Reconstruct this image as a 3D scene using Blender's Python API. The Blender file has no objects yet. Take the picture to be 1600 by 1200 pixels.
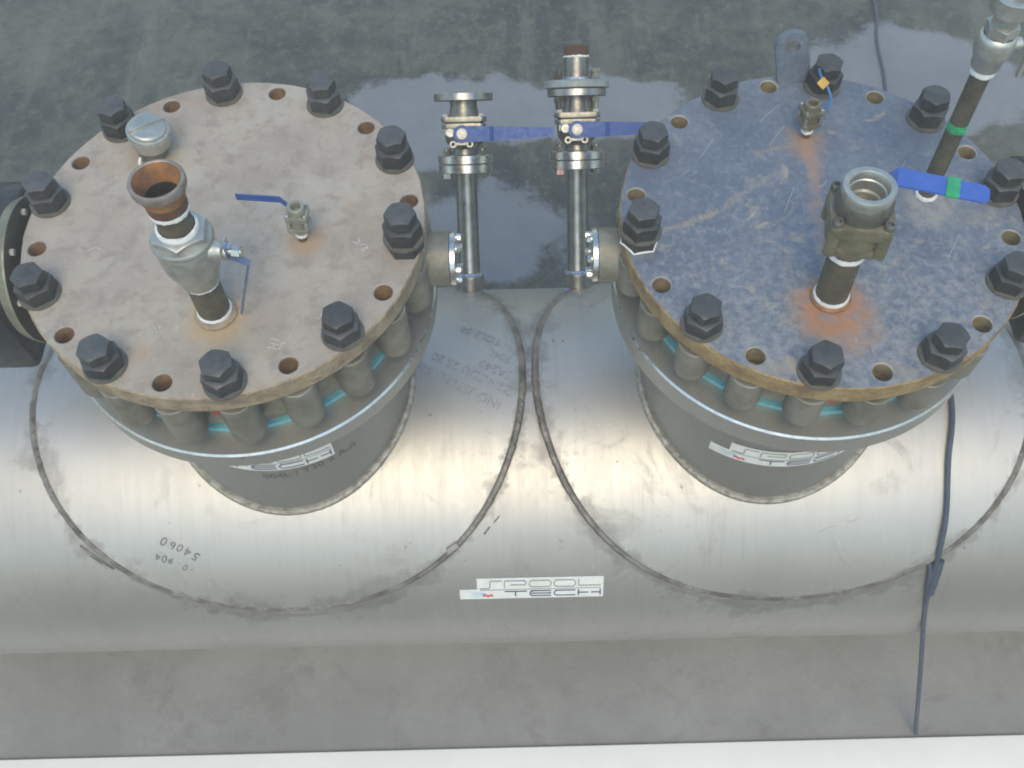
import bpy, bmesh, math, random
from mathutils import Vector, Matrix, Euler
from mathutils.geometry import delaunay_2d_cdt
PI = math.pi; sin = math.sin; cos = math.cos; R_ = math.radians
random.seed(7)
scene = bpy.context.scene
COL = scene.collection

# ------------------------------------------------------------------ camera, sky, sun, exposure
cam = bpy.data.objects.new('camera', bpy.data.cameras.new('camera')); COL.objects.link(cam)
cam.location = (-0.0155, -1.2828, 1.5346)
cam.rotation_euler = (R_(30.179), R_(1.082), R_(-0.973))
cam.data.sensor_width = 36.0; cam.data.lens = 36.0 * 1526.2 / 1600.0
cam.data.clip_start = 0.02; cam.data.clip_end = 400
scene.camera = cam
SUN_EL, SUN_AZ = 58.0, 182.0          # azimuth measured from +Y
w = bpy.data.worlds.new('World'); scene.world = w; w.use_nodes = True
wn = w.node_tree.nodes; wl = w.node_tree.links; wn.clear()
sky = wn.new('ShaderNodeTexSky'); sky.sky_type = 'NISHITA'; sky.sun_disc = False
sky.sun_elevation = R_(SUN_EL); sky.sun_rotation = R_(SUN_AZ)
sky.air_density = 2.0; sky.dust_density = 0.8; sky.ozone_density = 4.5
bgn = wn.new('ShaderNodeBackground'); bgn.inputs['Strength'].default_value = 0.15
won = wn.new('ShaderNodeOutputWorld')
wl.new(sky.outputs[0], bgn.inputs['Color']); wl.new(bgn.outputs[0], won.inputs['Surface'])
sl = bpy.data.lights.new('sun', 'SUN'); sl.energy = 1.4; sl.angle = R_(36); sl.color = (1.0, 0.83, 0.52)
so = bpy.data.objects.new('sun', sl); COL.objects.link(so)
sd = Vector((sin(R_(SUN_AZ)) * cos(R_(SUN_EL)), cos(R_(SUN_AZ)) * cos(R_(SUN_EL)), sin(R_(SUN_EL))))
so.rotation_euler = sd.to_track_quat('Z', 'Y').to_euler()
vs = scene.view_settings
vs.view_transform = 'Standard'; vs.look = 'None'; vs.gamma = 1.0; vs.use_curve_mapping = False
vs.exposure = 0.55
scene.cycles.filter_width = 1.9

# ------------------------------------------------------------------ material helpers
class NT:
    """small wrapper for building node trees"""
    def __init__(s, name):
        s.m = bpy.data.materials.new(name); s.m.use_nodes = True
        s.t = s.m.node_tree; s.n = s.t.nodes; s.l = s.t.links
        s.p = s.n['Principled BSDF']
        s.pos = s.n.new('ShaderNodeNewGeometry').outputs['Position']
    def set(s, sock, v):
        if hasattr(v, 'is_output'): s.l.new(v, sock)
        elif isinstance(v, (tuple, list)) and len(v) == 3 and sock.type == 'RGBA': sock.default_value = (*v, 1)
        else: sock.default_value = v
    def math(s, op, a, b=0.0, c=None, clamp=False):
        n = s.n.new('ShaderNodeMath'); n.operation = op; n.use_clamp = clamp
        s.set(n.inputs[0], a); s.set(n.inputs[1], b)
        if c is not None: s.set(n.inputs[2], c)
        return n.outputs[0]
    def vm(s, op, a, b=None, out=0):
        n = s.n.new('ShaderNodeVectorMath'); n.operation = op
        s.set(n.inputs[0], a)
        if b is not None:
            if op == 'SCALE': s.set(n.inputs['Scale'], b)
            else: s.set(n.inputs[1], b)
        return n.outputs[out]
    def noise(s, scale, detail=4, rough=.55, vec=None, stretch=None, dist=0.0):
        v = vec if vec is not None else s.pos
        if stretch: v = s.vm('MULTIPLY', v, stretch)
        n = s.n.new('ShaderNodeTexNoise'); s.l.new(v, n.inputs['Vector'])
        n.inputs['Scale'].default_value = scale; n.inputs['Detail'].default_value = detail
        n.inputs['Roughness'].default_value = rough; n.inputs['Distortion'].default_value = dist
        return n.outputs['Fac']
    def ramp(s, f, lo, hi, a=0.0, b=1.0):
        n = s.n.new('ShaderNodeMapRange'); n.interpolation_type = 'SMOOTHSTEP'
        s.set(n.inputs[0], f); s.set(n.inputs[1], lo); s.set(n.inputs[2], hi); s.set(n.inputs[3], a); s.set(n.inputs[4], b)
        return n.outputs[0]
    def mix(s, f, a, b):
        n = s.n.new('ShaderNodeMix'); n.data_type = 'RGBA'
        s.set(n.inputs[0], f); s.set(n.inputs[6], a); s.set(n.inputs[7], b)
        return n.outputs[2]
    def segdist(s, vec, a, b):
        a = Vector(a); b = Vector(b); d = b - a; L2 = max(d.length_squared, 1e-9)
        q = s.vm('SUBTRACT', vec, tuple(a))
        t = s.math('MULTIPLY', s.vm('DOT_PRODUCT', q, tuple(d), 1), 1 / L2, clamp=True)
        return s.vm('LENGTH', s.vm('SUBTRACT', q, s.vm('SCALE', tuple(d), t)), None, 1)
    def bump(s, h, strength=.2, dist=.002):
        n = s.n.new('ShaderNodeBump'); n.inputs['Strength'].default_value = strength; n.inputs['Distance'].default_value = dist
        s.l.new(h, n.inputs['Height']); s.l.new(n.outputs[0], s.p.inputs['Normal'])
    def done(s, color=None, rough=None, metal=None, spec=None):
        if color is not None: s.set(s.p.inputs['Base Color'], color)
        if rough is not None: s.set(s.p.inputs['Roughness'], rough)
        if metal is not None: s.set(s.p.inputs['Metallic'], metal)
        if spec is not None: s.set(s.p.inputs['Specular IOR Level'], spec)
        return s.m

def simple(name, c1, c2, scale=30, rough=.5, metal=0.0, bump=.1, rvar=.12, bd=.001, spec=None, orand=0.0, up_pale=0.0):
    k = NT(name); f = k.ramp(k.noise(scale, 5, .6), .35, .68)
    r = k.ramp(k.noise(scale * 2.3, 4), .3, .7, rough - rvar, rough + rvar)
    g = k.noise(scale * 6, 3)
    if bump: k.bump(g, bump, bd)
    oi_ = k.n.new('ShaderNodeObjectInfo'); base = k.mix(f, c1, c2)
    if up_pale:      # paler grey mixed into the upward faces, rust flecks elsewhere
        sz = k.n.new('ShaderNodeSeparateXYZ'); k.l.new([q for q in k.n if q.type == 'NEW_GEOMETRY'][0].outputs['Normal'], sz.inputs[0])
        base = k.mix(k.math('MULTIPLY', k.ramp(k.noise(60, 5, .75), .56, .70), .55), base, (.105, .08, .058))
        base = k.mix(k.math('MULTIPLY', k.math('MULTIPLY', k.ramp(sz.outputs[2], .6, .95), k.ramp(k.noise(55, 5, .7), .25, .6, .45, 1)), up_pale), base, (.17, .17, .165))
    v = k.n.new('ShaderNodeHueSaturation'); k.l.new(base, v.inputs['Color']); k.set(v.inputs['Value'], k.ramp(oi_.outputs['Random'], 0, 1, 1 - orand, 1 + orand))
    return k.done(v.outputs[0], r, metal, spec)

# brushed and weathered stainless of the header pipe
def stainless(name, base=(.485, .46, .415), dark=(.365, .345, .31), rough=.48, streak=True, metal=.75, halo=False):
    k = NT(name)
    big = k.noise(2.2, 5, .6)
    st = k.noise(9, 4, .6, stretch=(7.0, .55, .55))
    fine = k.noise(90, 3, .6, stretch=(1.6, .5, .5))
    smudge = k.ramp(k.noise(6.5, 6, .68, dist=.8), .60, .74)
    f = k.math('ADD', k.math('MULTIPLY', k.ramp(big, .35, .7), .45), k.math('MULTIPLY', k.ramp(st, .35, .72), .18 if streak else .12))
    c = k.mix(f, base, dark)
    c = k.mix(k.math('MULTIPLY', smudge, .28), c, (.24, .22, .195))
    spot = k.ramp(k.noise(38, 3, .5, vec=k.vm('ADD', k.pos, (4, 1, 8))), .735, .77)
    c = k.mix(k.math('MULTIPLY', spot, .6), c, (.12, .11, .10))
    drag = k.ramp(k.noise(5, 6, .7, stretch=(5, .8, .8), dist=1.2), .66, .71)
    c = k.mix(k.math('MULTIPLY', drag, .22), c, (.72, .71, .69))
    if halo:      # grinding marks and heat tint beside the pad welds, grime drawn along them
        sx = k.n.new('ShaderNodeSeparateXYZ'); k.l.new(k.pos, sx.inputs[0])
        arc = k.math('MULTIPLY', k.math('ARCSINE', k.math('MULTIPLY', k.math('SUBTRACT', sx.outputs[1], .0185), 1 / .55, clamp=False)), .534)
        rag = k.noise(7, 6, .7); rg2 = k.noise(24, 5, .7, dist=.5)
        for cx_ in (-.641, .659):
            cb = k.n.new('ShaderNodeCombineXYZ'); k.l.new(k.math('SUBTRACT', sx.outputs[0], cx_), cb.inputs[0]); k.l.new(arc, cb.inputs[1])
            d = k.math('ABSOLUTE', k.math('SUBTRACT', k.vm('LENGTH', cb.outputs[0], None, 1), .634))
            wd = k.math('ADD', .008, k.math('MULTIPLY', k.ramp(rag, .38, .68), .075))
            m = k.math('MULTIPLY', k.ramp(k.math('DIVIDE', d, wd), .25, 1.0, 1, 0), k.ramp(rg2, .25, .62, .25, .85))
            c = k.mix(k.math('MULTIPLY', m, .62), c, (.19, .172, .15))
            smudge = k.math('MAXIMUM', smudge, k.math('MULTIPLY', m, .7))
        drip = k.math('MULTIPLY', k.ramp(k.noise(3.2, 5, .62, stretch=(6.5, .35, .35), dist=.3), .58, .70), k.ramp(rag, .40, .62))
        c = k.mix(k.math('MULTIPLY', drip, .30), c, (.22, .205, .185))
        blot = k.ramp(k.noise(4.2, 7, .74, vec=k.vm('ADD', k.pos, (3, 5, 2)), dist=.9), .55, .66)
        c = k.mix(k.math('MULTIPLY', blot, .22), c, (.25, .235, .21)); smudge = k.math('MAXIMUM', smudge, k.math('MULTIPLY', blot, .5))
    r = k.math('ADD', k.ramp(fine, .3, .7, rough - .018, rough + .02), k.math('MULTIPLY', smudge, .12))
    r = k.math('ADD', r, k.ramp(st, .3, .7, -.012, .018))
    k.bump(k.math('ADD', k.math('MULTIPLY', fine, .12), k.math('MULTIPLY', k.noise(6, 3), .8)), .03, .0015)
    return k.done(c, r, metal)

M = {}
M['pipe'] = stainless('pipe_stainless', halo=True)
M['pad'] = stainless('pad_stainless', (.52, .495, .45), (.41, .39, .35), .47, halo=True)
M['nozzle'] = stainless('nozzle_stainless', (.36, .35, .315), (.28, .27, .24), .50, streak=False, metal=.75)
M['flange'] = stainless('flange_stainless', (.50, .48, .43), (.38, .365, .32), .48, streak=False, metal=.85)
M['edge'] = simple('machined_edge', (.75, .74, .70), (.6, .59, .56), 40, .34, 1.0, 0)
M['weld'] = simple('weld_bead', (.50, .47, .40), (.26, .235, .19), 48, .45, .7, .9, bd=.004)
M['weld_dark'] = simple('weld_bead_dark', (.27, .245, .21), (.12, .105, .085), 18, .5, .55, .9, bd=.004)
M['heat'] = simple('heat_tint_weld', (.30, .40, .70), (.60, .60, .66), 70, .35, .9, .8, bd=.003)
M['cast'] = simple('cast_steel', (.265, .25, .20), (.175, .162, .125), 16, .55, .35, .25, bd=.0015)
M['blue_gasket'] = simple('blue_gasket', (.13, .38, .44), (.16, .42, .48), 60, .6, 0, .1)
M['red_rubber'] = simple('red_rubber', (.55, .03, .03), (.4, .02, .02), 60, .5)
M['bolt'] = simple('blackened_bolt', (.030, .033, .034), (.055, .056, .053), 45, .48, .3, .3, .1, .0012, orand=.22, up_pale=.32)
M['washer'] = simple('washer_metal', (.12, .115, .10), (.17, .155, .12), 45, .5, .4, .2)
M['blue'] = simple('blue_paint', (.022, .072, .28), (.035, .092, .31), 40, .5, 0, .12)
M['blue_bright'] = simple('bright_blue_paint', (.045, .115, .42), (.06, .14, .45), 30, .45, 0, .1)
M['blue_grey'] = simple('worn_blue_sleeve', (.12, .16, .27), (.17, .21, .31), 60, .38, .3)
M['green_tape'] = simple('green_tape', (.02, .30, .12), (.03, .38, .16), 60, .45)
M['tape'] = simple('thread_tape', (.80, .80, .78), (.70, .70, .67), 90, .55, 0, .3)
M['galv'] = simple('valve_steel', (.52, .52, .47), (.40, .40, .36), 38, .42, .75, .25, .08)
M['bronze'] = simple('weathered_valve_body', (.24, .215, .14), (.15, .135, .085), 30, .5, .45, .5, bd=.0015)
M['grey_valve'] = simple('greenish_grey_valve_body', (.34, .335, .27), (.23, .225, .17), 40, .5, .4, .4, bd=.0012)
M['galv2'] = simple('flanged_valve_steel', (.26, .25, .215), (.19, .185, .16), 45, .38, .85, .2, .07)
M['bright'] = simple('bright_steel', (.66, .65, .62), (.54, .53, .50), 50, .28, 1.0, 0, .04)
M['ventpipe'] = simple('vent_pipe_steel', (.44, .43, .395), (.33, .32, .295), 30, .36, 1.0, .03, .07)
M['nipple'] = simple('dark_pipe', (.075, .068, .050), (.13, .115, .075), 28, .5, .3, .4, bd=.0015)
M['rust'] = simple('orange_rust', (.36, .165, .055), (.17, .085, .045), 35, .8, 0, .5, bd=.0015)
M['rust_dk'] = simple('brown_rust', (.16, .075, .04), (.10, .055, .035), 55, .75, .2, .5, bd=.0015)
M['rim_steel'] = simple('worn_socket_rim', (.33, .29, .26), (.24, .19, .155), 40, .5, .5, .3)
M['dark'] = simple('black_bore', (.012, .012, .012), (.02, .018, .016), 30, .8)
M['black'] = simple('black_paint', (.015, .017, .020), (.03, .033, .036), 20, .42)
M['brownface'] = simple('brown_flange_face', (.055, .048, .036), (.085, .074, .058), 14, .5, .2, .3)
M['olive'] = simple('pale_flange_rim', (.24, .24, .18), (.16, .16, .115), 18, .5, .3, .2)
M['greyflange'] = simple('grey_painted_flange', (.30, .33, .31), (.22, .245, .235), 30, .5, .1, .2)
M['chalk'] = simple('chalk', (.55, .54, .48), (.42, .41, .37), 200, .9, 0, .2)
M['sticker'] = simple('sticker_white', (.76, .76, .71), (.68, .68, .62), 30, .5, 0, .02)
M['ink'] = simple('sticker_navy', (.05, .055, .14), (.07, .075, .17), 60, .5, 0, 0)
M['ink_grey'] = simple('sticker_grey', (.22, .22, .21), (.28, .28, .26), 60, .5, 0, 0)
M['ink_red'] = simple('sticker_red', (.60, .06, .10), (.68, .16, .20), 200, .5, 0, 0)
M['ink_sky'] = simple('sticker_sky_blue', (.50, .66, .70), (.60, .70, .70), 120, .5, 0, 0)
M['ink_blue'] = simple('sticker_blue', (.10, .26, .48), (.16, .32, .5), 200, .5, 0, 0)
M['stencil'] = simple('faded_stencil_ink', (.27, .27, .30), (.44, .43, .44), 130, .55, .5, 0)
M['marker'] = simple('dark_marker_ink', (.10, .10, .09), (.22, .21, .20), 160, .6, 0, 0)
M['olive_ink'] = simple('olive_crayon', (.16, .15, .085), (.11, .105, .07), 160, .7, 0, 0)
M['cable'] = simple('cable_sheath', (.045, .058, .085), (.065, .08, .115), 30, .5)
M['cable_blue'] = simple('blue_cord', (.04, .16, .42), (.06, .2, .48), 30, .5)
M['yellow'] = simple('yellow_tag', (.62, .36, .04), (.5, .28, .03), 60, .5)
M['white_kerb'] = simple('white_painted_concrete', (.90, .87, .80), (.86, .83, .76), 5, .6, 0, .15)
M['white_bolt'] = simple('pale_bolt_head', (.58, .56, .48), (.48, .46, .40), 60, .4, .3, .1)
M['pink_bolt'] = simple('pink_bolt_head', (.68, .30, .25), (.72, .52, .48), 90, .45, 0, .1)

# left lid: pinkish brown primer with mottled bluish wear
def lid_left():
    k = NT('worn_brown_plate')
    n1 = k.noise(5, 6, .62); n2 = k.noise(26, 6, .65, dist=.4); n3 = k.noise(110, 4, .6); n4 = k.noise(13, 5, .7, vec=k.vm('ADD', k.pos, (7, 3, 1)), dist=.6)
    c = k.mix(k.ramp(n1, .36, .66), (.335, .278, .222), (.42, .365, .292))
    c = k.mix(k.math('MULTIPLY', k.ramp(n2, .46, .68), .62), c, (.255, .205, .168))
    c = k.mix(k.math('MULTIPLY', k.ramp(n4, .60, .74), .6), c, (.225, .20, .185))
    c = k.mix(k.math('MULTIPLY', k.ramp(k.noise(9, 5, .7, vec=k.vm('ADD', k.pos, (2, 9, 4))), .56, .72), .55), c, (.40, .265, .165))
    c = k.mix(k.math('MULTIPLY', k.ramp(n3, .60, .74), .35), c, (.48, .46, .43))
    wob = k.vm('ADD', k.pos, k.vm('SCALE', k.vm('SUBTRACT', colnoise(k, 40), (.5, .5, .5)), .05))
    def blob(p, r0, r1, col, amt):
        nonlocal c
        d = k.vm('LENGTH', k.vm('SUBTRACT', wob, p), None, 1)
        c = k.mix(k.math('MULTIPLY', k.ramp(d, r0, r1, 1, 0), amt), c, col)
    blob((-.588, -.235, 0), .035, .075, (.42, .30, .16), .8)
    blob((-.437, -.05, 0), .018, .055, (.38, .23, .12), .6)
    blob((-.785, .185, 0), .03, .075, (.34, .24, .14), .6)
    sc = k.ramp(k.noise(30, 4, .6, stretch=(1.2, .18, 1), dist=1.5), .685, .72)
    c = k.mix(k.math('MULTIPLY', sc, .5), c, (.5, .48, .45))
    k.bump(k.math('ADD', n2, k.math('MULTIPLY', n3, .6)), .25, .002)
    return k.done(c, k.ramp(n2, .3, .7, .42, .62), 0, .45)
def colnoise(k, scale):
    n = k.n.new('ShaderNodeTexNoise'); k.l.new(k.pos, n.inputs['Vector']); n.inputs['Scale'].default_value = scale; n.inputs['Detail'].default_value = 5
    return n.outputs['Color']
# right lid: slate blue paint worn through to tan and grey, rust round the risers
def lid_right():
    k = NT('worn_slate_blue_plate')
    n1 = k.noise(6, 6, .65); n2 = k.noise(52, 8, .78, dist=.3); n3 = k.noise(150, 4, .65); n5 = k.noise(70, 5, .75)
    c = k.mix(k.ramp(n1, .34, .68), (.105, .132, .180), (.160, .186, .222))
    c = k.mix(k.math('MULTIPLY', k.ramp(n5, .40, .66), .55), c, (.085, .097, .132))
    south = k.ramp(k.vm('DOT_PRODUCT', k.pos, (.10, -1, 0), 1), -.15, .42)       # more paint worn off on the camera side
    wear = k.math('MULTIPLY', k.ramp(k.math('ADD', n2, k.math('MULTIPLY', south, .13)), .50, .76), .62)
    c = k.mix(wear, c, (.34, .335, .32))
    c = k.mix(k.math('MULTIPLY', k.ramp(k.math('ADD', k.noise(11, 6, .72, dist=.8), k.math('MULTIPLY', south, .05)), .60, .70), .75), c, (.36, .305, .235))
    c = k.mix(k.math('MULTIPLY', k.ramp(n3, .66, .76), .28), c, (.33, .335, .34))
    c = k.mix(k.math('MULTIPLY', k.ramp(n3, .30, .40, 1, 0), .45), c, (.06, .065, .09))
    wob = k.vm('ADD', k.pos, k.vm('SCALE', k.vm('SUBTRACT', colnoise(k, 28), (.5, .5, .5)), .055))
    rag = k.ramp(k.noise(38, 7, .8), .40, .53, .35, 1.0)
    def seg(a, b, r0, r1, col, amt, v=None):
        nonlocal c
        d = k.segdist(v or wob, (*a, -.021), (*b, -.021))
        c = k.mix(k.math('MULTIPLY', k.math('MULTIPLY', k.ramp(d, r0, r1, 1, 0), rag), amt), c, col)
    # rust round the big riser, the small valve and its run-off streak
    seg((.583, -.235), (.595, -.255), .045, .105, (.34, .20, .12), .75)
    seg((.584, -.215), (.588, -.235), .025, .075, (.40, .165, .06), .75)
    seg((.609, .205), (.609, .19), .012, .06, (.33, .20, .11), .8)
    seg((.61, .19), (.612, .10), .006, .022, (.34, .21, .14), .75)
    seg((.612, .10), (.600, .03), .004, .017, (.31, .21, .16), .65)
    seg((.600, .03), (.590, -.14), .004, .020, (.30, .21, .17), .6)
    seg((.835, .03), (.825, .02), .02, .085, (.33, .30, .25), .7)
    # scraped tan patches
    scr = k.vm('ADD', k.pos, k.vm('SCALE', k.vm('SUBTRACT', colnoise(k, 60), (.5, .5, .5)), .035))
    for a, b, r, am in (((.25, -.03), (.31, -.022), .004, .8), ((.31, -.022), (.37, .005), .008, .85), ((.37, .005), (.415, .03), .008, .8), ((.42, .035), (.47, .075), .008, .6),
                       ((.48, .085), (.52, .11), .009, .6), ((.30, -.31), (.33, -.33), .02, .7), ((.46, -.06), (.56, -.045), .003, .7), ((.50, .17), (.58, .20), .008, .55),
                       ((.70, -.15), (.78, -.07), .004, .75), ((.72, -.25), (.80, -.18), .004, .6), ((.62, -.16), (.70, -.18), .006, .5), ((.52, -.11), (.53, -.2), .005, .45),
                       ((.43, -.35), (.47, -.36), .022, .7), ((.66, -.36), (.70, -.38), .02, .6), ((.90, -.02), (.96, -.01), .018, .45), ((.58, .30), (.62, .28), .004, .5), ((.68, .22), (.76, .17), .003, .5)):
        seg(a, b, r * .2, r * 1.5, (.33, .275, .20), am * .8, scr)
    sc = k.ramp(k.noise(34, 4, .6, stretch=(1.0, .22, 1), dist=1.6), .67, .70)
    c = k.mix(k.math('MULTIPLY', sc, .3), c, (.38, .38, .38))
    k.bump(k.math('ADD', n2, k.math('MULTIPLY', n3, .7)), .25, .002)
    return k.done(c, k.ramp(n2, .3, .7, .42, .62), 0, .5)
M['lid_l'] = lid_left(); M['lid_r'] = lid_right()
M['lid_l_edge'] = simple('chipped_ochre_edge', (.37, .29, .185), (.20, .15, .105), 24, .7, 0, 1.0, bd=.004)
M['lid_r_edge'] = simple('rusty_ochre_edge', (.34, .245, .11), (.19, .115, .055), 24, .7, 0, 1.0, bd=.004)
M['hole_l'] = simple('rusty_hole', (.34, .20, .10), (.19, .115, .065), 40, .75, 0, .3)
M['hole_r'] = simple('tan_hole', (.32, .25, .13), (.18, .15, .09), 50, .75, 0, .3)
M['hole_rim'] = simple('worn_hole_rim', (.36, .33, .29), (.27, .24, .21), 50, .6, 0, .2)

def floor_mat():
    k = NT('pit_concrete')
    n1 = k.noise(1.6, 7, .72); n2 = k.noise(8, 8, .76, dist=.4); n3 = k.noise(60, 6, .78); n4 = k.noise(19, 7, .8, dist=.3); vstr = k.noise(2.2, 5, .65, stretch=(3.2, .45, 1))
    dark = k.mix(k.ramp(n1, .40, .62), (.022, .027, .021), (.088, .088, .060))
    dark = k.mix(k.math('MULTIPLY', k.ramp(n2, .48, .70), .6), dark, (.016, .019, .018))
    dark = k.mix(k.math('MULTIPLY', k.ramp(vstr, .5, .68), .55), dark, (.135, .132, .10))
    dark = k.mix(k.math('MULTIPLY', k.ramp(n3, .58, .72), .5), dark, (.24, .235, .20))
    dark = k.mix(k.math('MULTIPLY', k.ramp(n4, .50, .66), .6), dark, (.155, .15, .105))
    dark = k.mix(k.math('MULTIPLY', k.ramp(n4, .34, .46, 1, 0), .6), dark, (.014, .018, .015))
    pale = k.mix(k.ramp(n1, .35, .65), (.225, .214, .195), (.285, .272, .25))
    pale = k.mix(k.math('MULTIPLY', k.ramp(n2, .52, .72), .45), pale, (.16, .153, .14))
    pale = k.mix(k.math('MULTIPLY', k.ramp(n3, .62, .72), .5), pale, (.14, .13, .115))
    pale = k.mix(k.math('MULTIPLY', k.ramp(k.noise(3.1, 7, .72, vec=k.vm('ADD', k.pos, (5, 2, 0)), dist=.5), .54, .66), .4), pale, (.15, .135, .118))
    sx = k.n.new('ShaderNodeSeparateXYZ'); k.l.new(k.pos, sx.inputs[0])
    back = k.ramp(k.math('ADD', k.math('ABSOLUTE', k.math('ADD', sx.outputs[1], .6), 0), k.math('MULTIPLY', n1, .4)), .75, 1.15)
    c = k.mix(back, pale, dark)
    # standing water: union of wobbly ellipses
    wob = k.vm('ADD', k.pos, k.vm('SCALE', k.vm('SUBTRACT', colnoise(k, 2.6), (.5, .5, .5)), .55))
    m = None
    for (cx, cy, rx, ry) in ((-.25, 2.06, .62, .26), (.35, 2.10, .45, .20), (-.25, 1.33, .50, .28), (.95, 1.75, .40, .20), (1.9, 2.2, .5, .35)):
        d = k.vm('LENGTH', k.vm('MULTIPLY', k.vm('SUBTRACT', wob, (cx, cy, -1.72)), (1 / rx, 1 / ry, 0)), None, 1)
        m = d if m is None else k.math('MINIMUM', m, d)
    m = k.math('ADD', m, k.math('MULTIPLY', k.math('SUBTRACT', n3, .5), .5))
    m = k.math('ADD', m, k.math('MULTIPLY', k.math('SUBTRACT', n2, .5), .5))
    pud = k.ramp(m, .90, 1.10, 1, 0)
    c = k.mix(pud, c, k.mix(k.ramp(n1, .3, .7), (.165, .175, .188), (.225, .232, .24)))  # pale blue-grey water colour stands in for the sky's reflection
    damp = k.ramp(n2, .35, .65, .30, .55)
    r = k.math('ADD', k.math('MULTIPLY', pud, .12), k.math('MULTIPLY', k.math('SUBTRACT', 1, pud), k.math('ADD', k.math('MULTIPLY', back, damp), k.math('MULTIPLY', k.math('SUBTRACT', 1, back), .6))))
    n = k.n.new('ShaderNodeBump'); n.inputs['Distance'].default_value = .006
    k.l.new(k.math('MULTIPLY', k.math('SUBTRACT', 1, pud), .5), n.inputs['Strength'])
    k.l.new(k.math('ADD', n2, k.math('MULTIPLY', n3, .6)), n.inputs['Height']); k.l.new(n.outputs[0], k.p.inputs['Normal'])
    return k.done(c, r, 0, .5)
M['floor'] = floor_mat()

# ------------------------------------------------------------------ mesh helpers
WL = {}
def sharpen(bm, ang=34):
    for f in bm.faces: f.smooth = True
    for e in bm.edges:
        e.smooth = not (len(e.link_faces) == 2 and e.calc_face_angle(0) > R_(ang))
def obj(name, bm, mats, parent=None, loc=None, rot=None, ang=34, norm=True):
    if norm: bmesh.ops.recalc_face_normals(bm, faces=bm.faces)
    sharpen(bm, ang)
    me = bpy.data.meshes.new(name); bm.to_mesh(me); bm.free()
    for m in (mats if isinstance(mats, (list, tuple)) else [mats]): me.materials.append(M[m] if isinstance(m, str) else m)
    o = bpy.data.objects.new(name, me); COL.objects.link(o)
    if parent is not None: o.parent = parent
    if loc is not None: o.location = loc
    if rot is not None: o.rotation_euler = rot
    return o
def thing(name, label, cat, loc=(0, 0, 0), quat=None, rot=None, group=None):
    o = bpy.data.objects.new(name, None); COL.objects.link(o); o.empty_display_size = .05
    o.location = loc
    if rot: o.rotation_euler = rot
    if quat: o.rotation_mode = 'QUATERNION'; o.rotation_quaternion = quat
    o['label'] = label; o['category'] = cat
    if group: o['group'] = group
    return o
def tag(o, label, cat, group=None):
    o['label'] = label; o['category'] = cat
    if group: o['group'] = group
    return o
def lathe(bm, prof, seg=48, mat=Matrix.Identity(4), mi=0, close=False):
    """revolve [(r,z),...] round local z"""
    rings = []
    for r, z in prof:
        if r < 1e-6: rings.append([bm.verts.new(mat @ Vector((0, 0, z)))])
        else: rings.append([bm.verts.new(mat @ Vector((r * cos(2 * PI * i / seg), r * sin(2 * PI * i / seg), z))) for i in range(seg)])
    pairs = list(zip(rings, rings[1:]))
    if close: pairs.append((rings[-1], rings[0]))
    for a, b in pairs:
        for i in range(seg):
            j = (i + 1) % seg
            if len(a) == 1 and len(b) == 1: continue
            if len(a) == 1: f = bm.faces.new((a[0], b[i], b[j]))
            elif len(b) == 1: f = bm.faces.new((a[i], a[j], b[0]))
            else: f = bm.faces.new((a[i], a[j], b[j], b[i]))
            f.material_index = mi
    return bm
def hexnut(bm, af, z0, h, mat=Matrix.Identity(4), mi=0, n=48, top=True, bore=0, seed=0):
    """hexagon with the curved chamfer a nut has"""
    r0 = af / 2 * .955
    bot, wal, cap = [], [], []
    for i in range(n):
        a = 2 * PI * i / n
        rho = af / 2 / cos(((a + PI / 6) % (PI / 3)) - PI / 6)
        zt = z0 + h - max(0, rho - r0) * .62
        bot.append(bm.verts.new(mat @ Vector((rho * cos(a), rho * sin(a), z0))))
        wal.append(bm.verts.new(mat @ Vector((rho * cos(a), rho * sin(a), zt))))
        cap.append(bm.verts.new(mat @ Vector((r0 * cos(a), r0 * sin(a), z0 + h))))
    fs = [bm.faces.new(bot[::-1])]
    for i in range(n):
        j = (i + 1) % n
        fs.append(bm.faces.new((bot[i], bot[j], wal[j], wal[i]))); fs.append(bm.faces.new((wal[i], wal[j], cap[j], cap[i])))
    fs.append(bm.faces.new(cap))
    for f in fs: f.material_index = mi
    return bm
def box(bm, lo, hi, mat=Matrix.Identity(4), bev=0.0, mi=0):
    vs = [bm.verts.new(Vector((x, y, z))) for z in (lo[2], hi[2]) for y in (lo[1], hi[1]) for x in (lo[0], hi[0])]
    fs = [bm.faces.new([vs[i] for i in q]) for q in ((0, 2, 3, 1), (4, 5, 7, 6), (0, 1, 5, 4), (2, 6, 7, 3), (0, 4, 6, 2), (1, 3, 7, 5))]
    for f in fs: f.material_index = mi
    if bev:
        es = list({e for f in fs for e in f.edges})
        r = bmesh.ops.bevel(bm, geom=es, offset=bev, segments=2, affect='EDGES', profile=.5)
        vs = list({v for f in r['faces'] for v in f.verts} | {v for v in vs if v.is_valid})
        for f in r['faces']: f.material_index = mi
    bmesh.ops.transform(bm, matrix=mat, verts=vs)
    return bm
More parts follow.
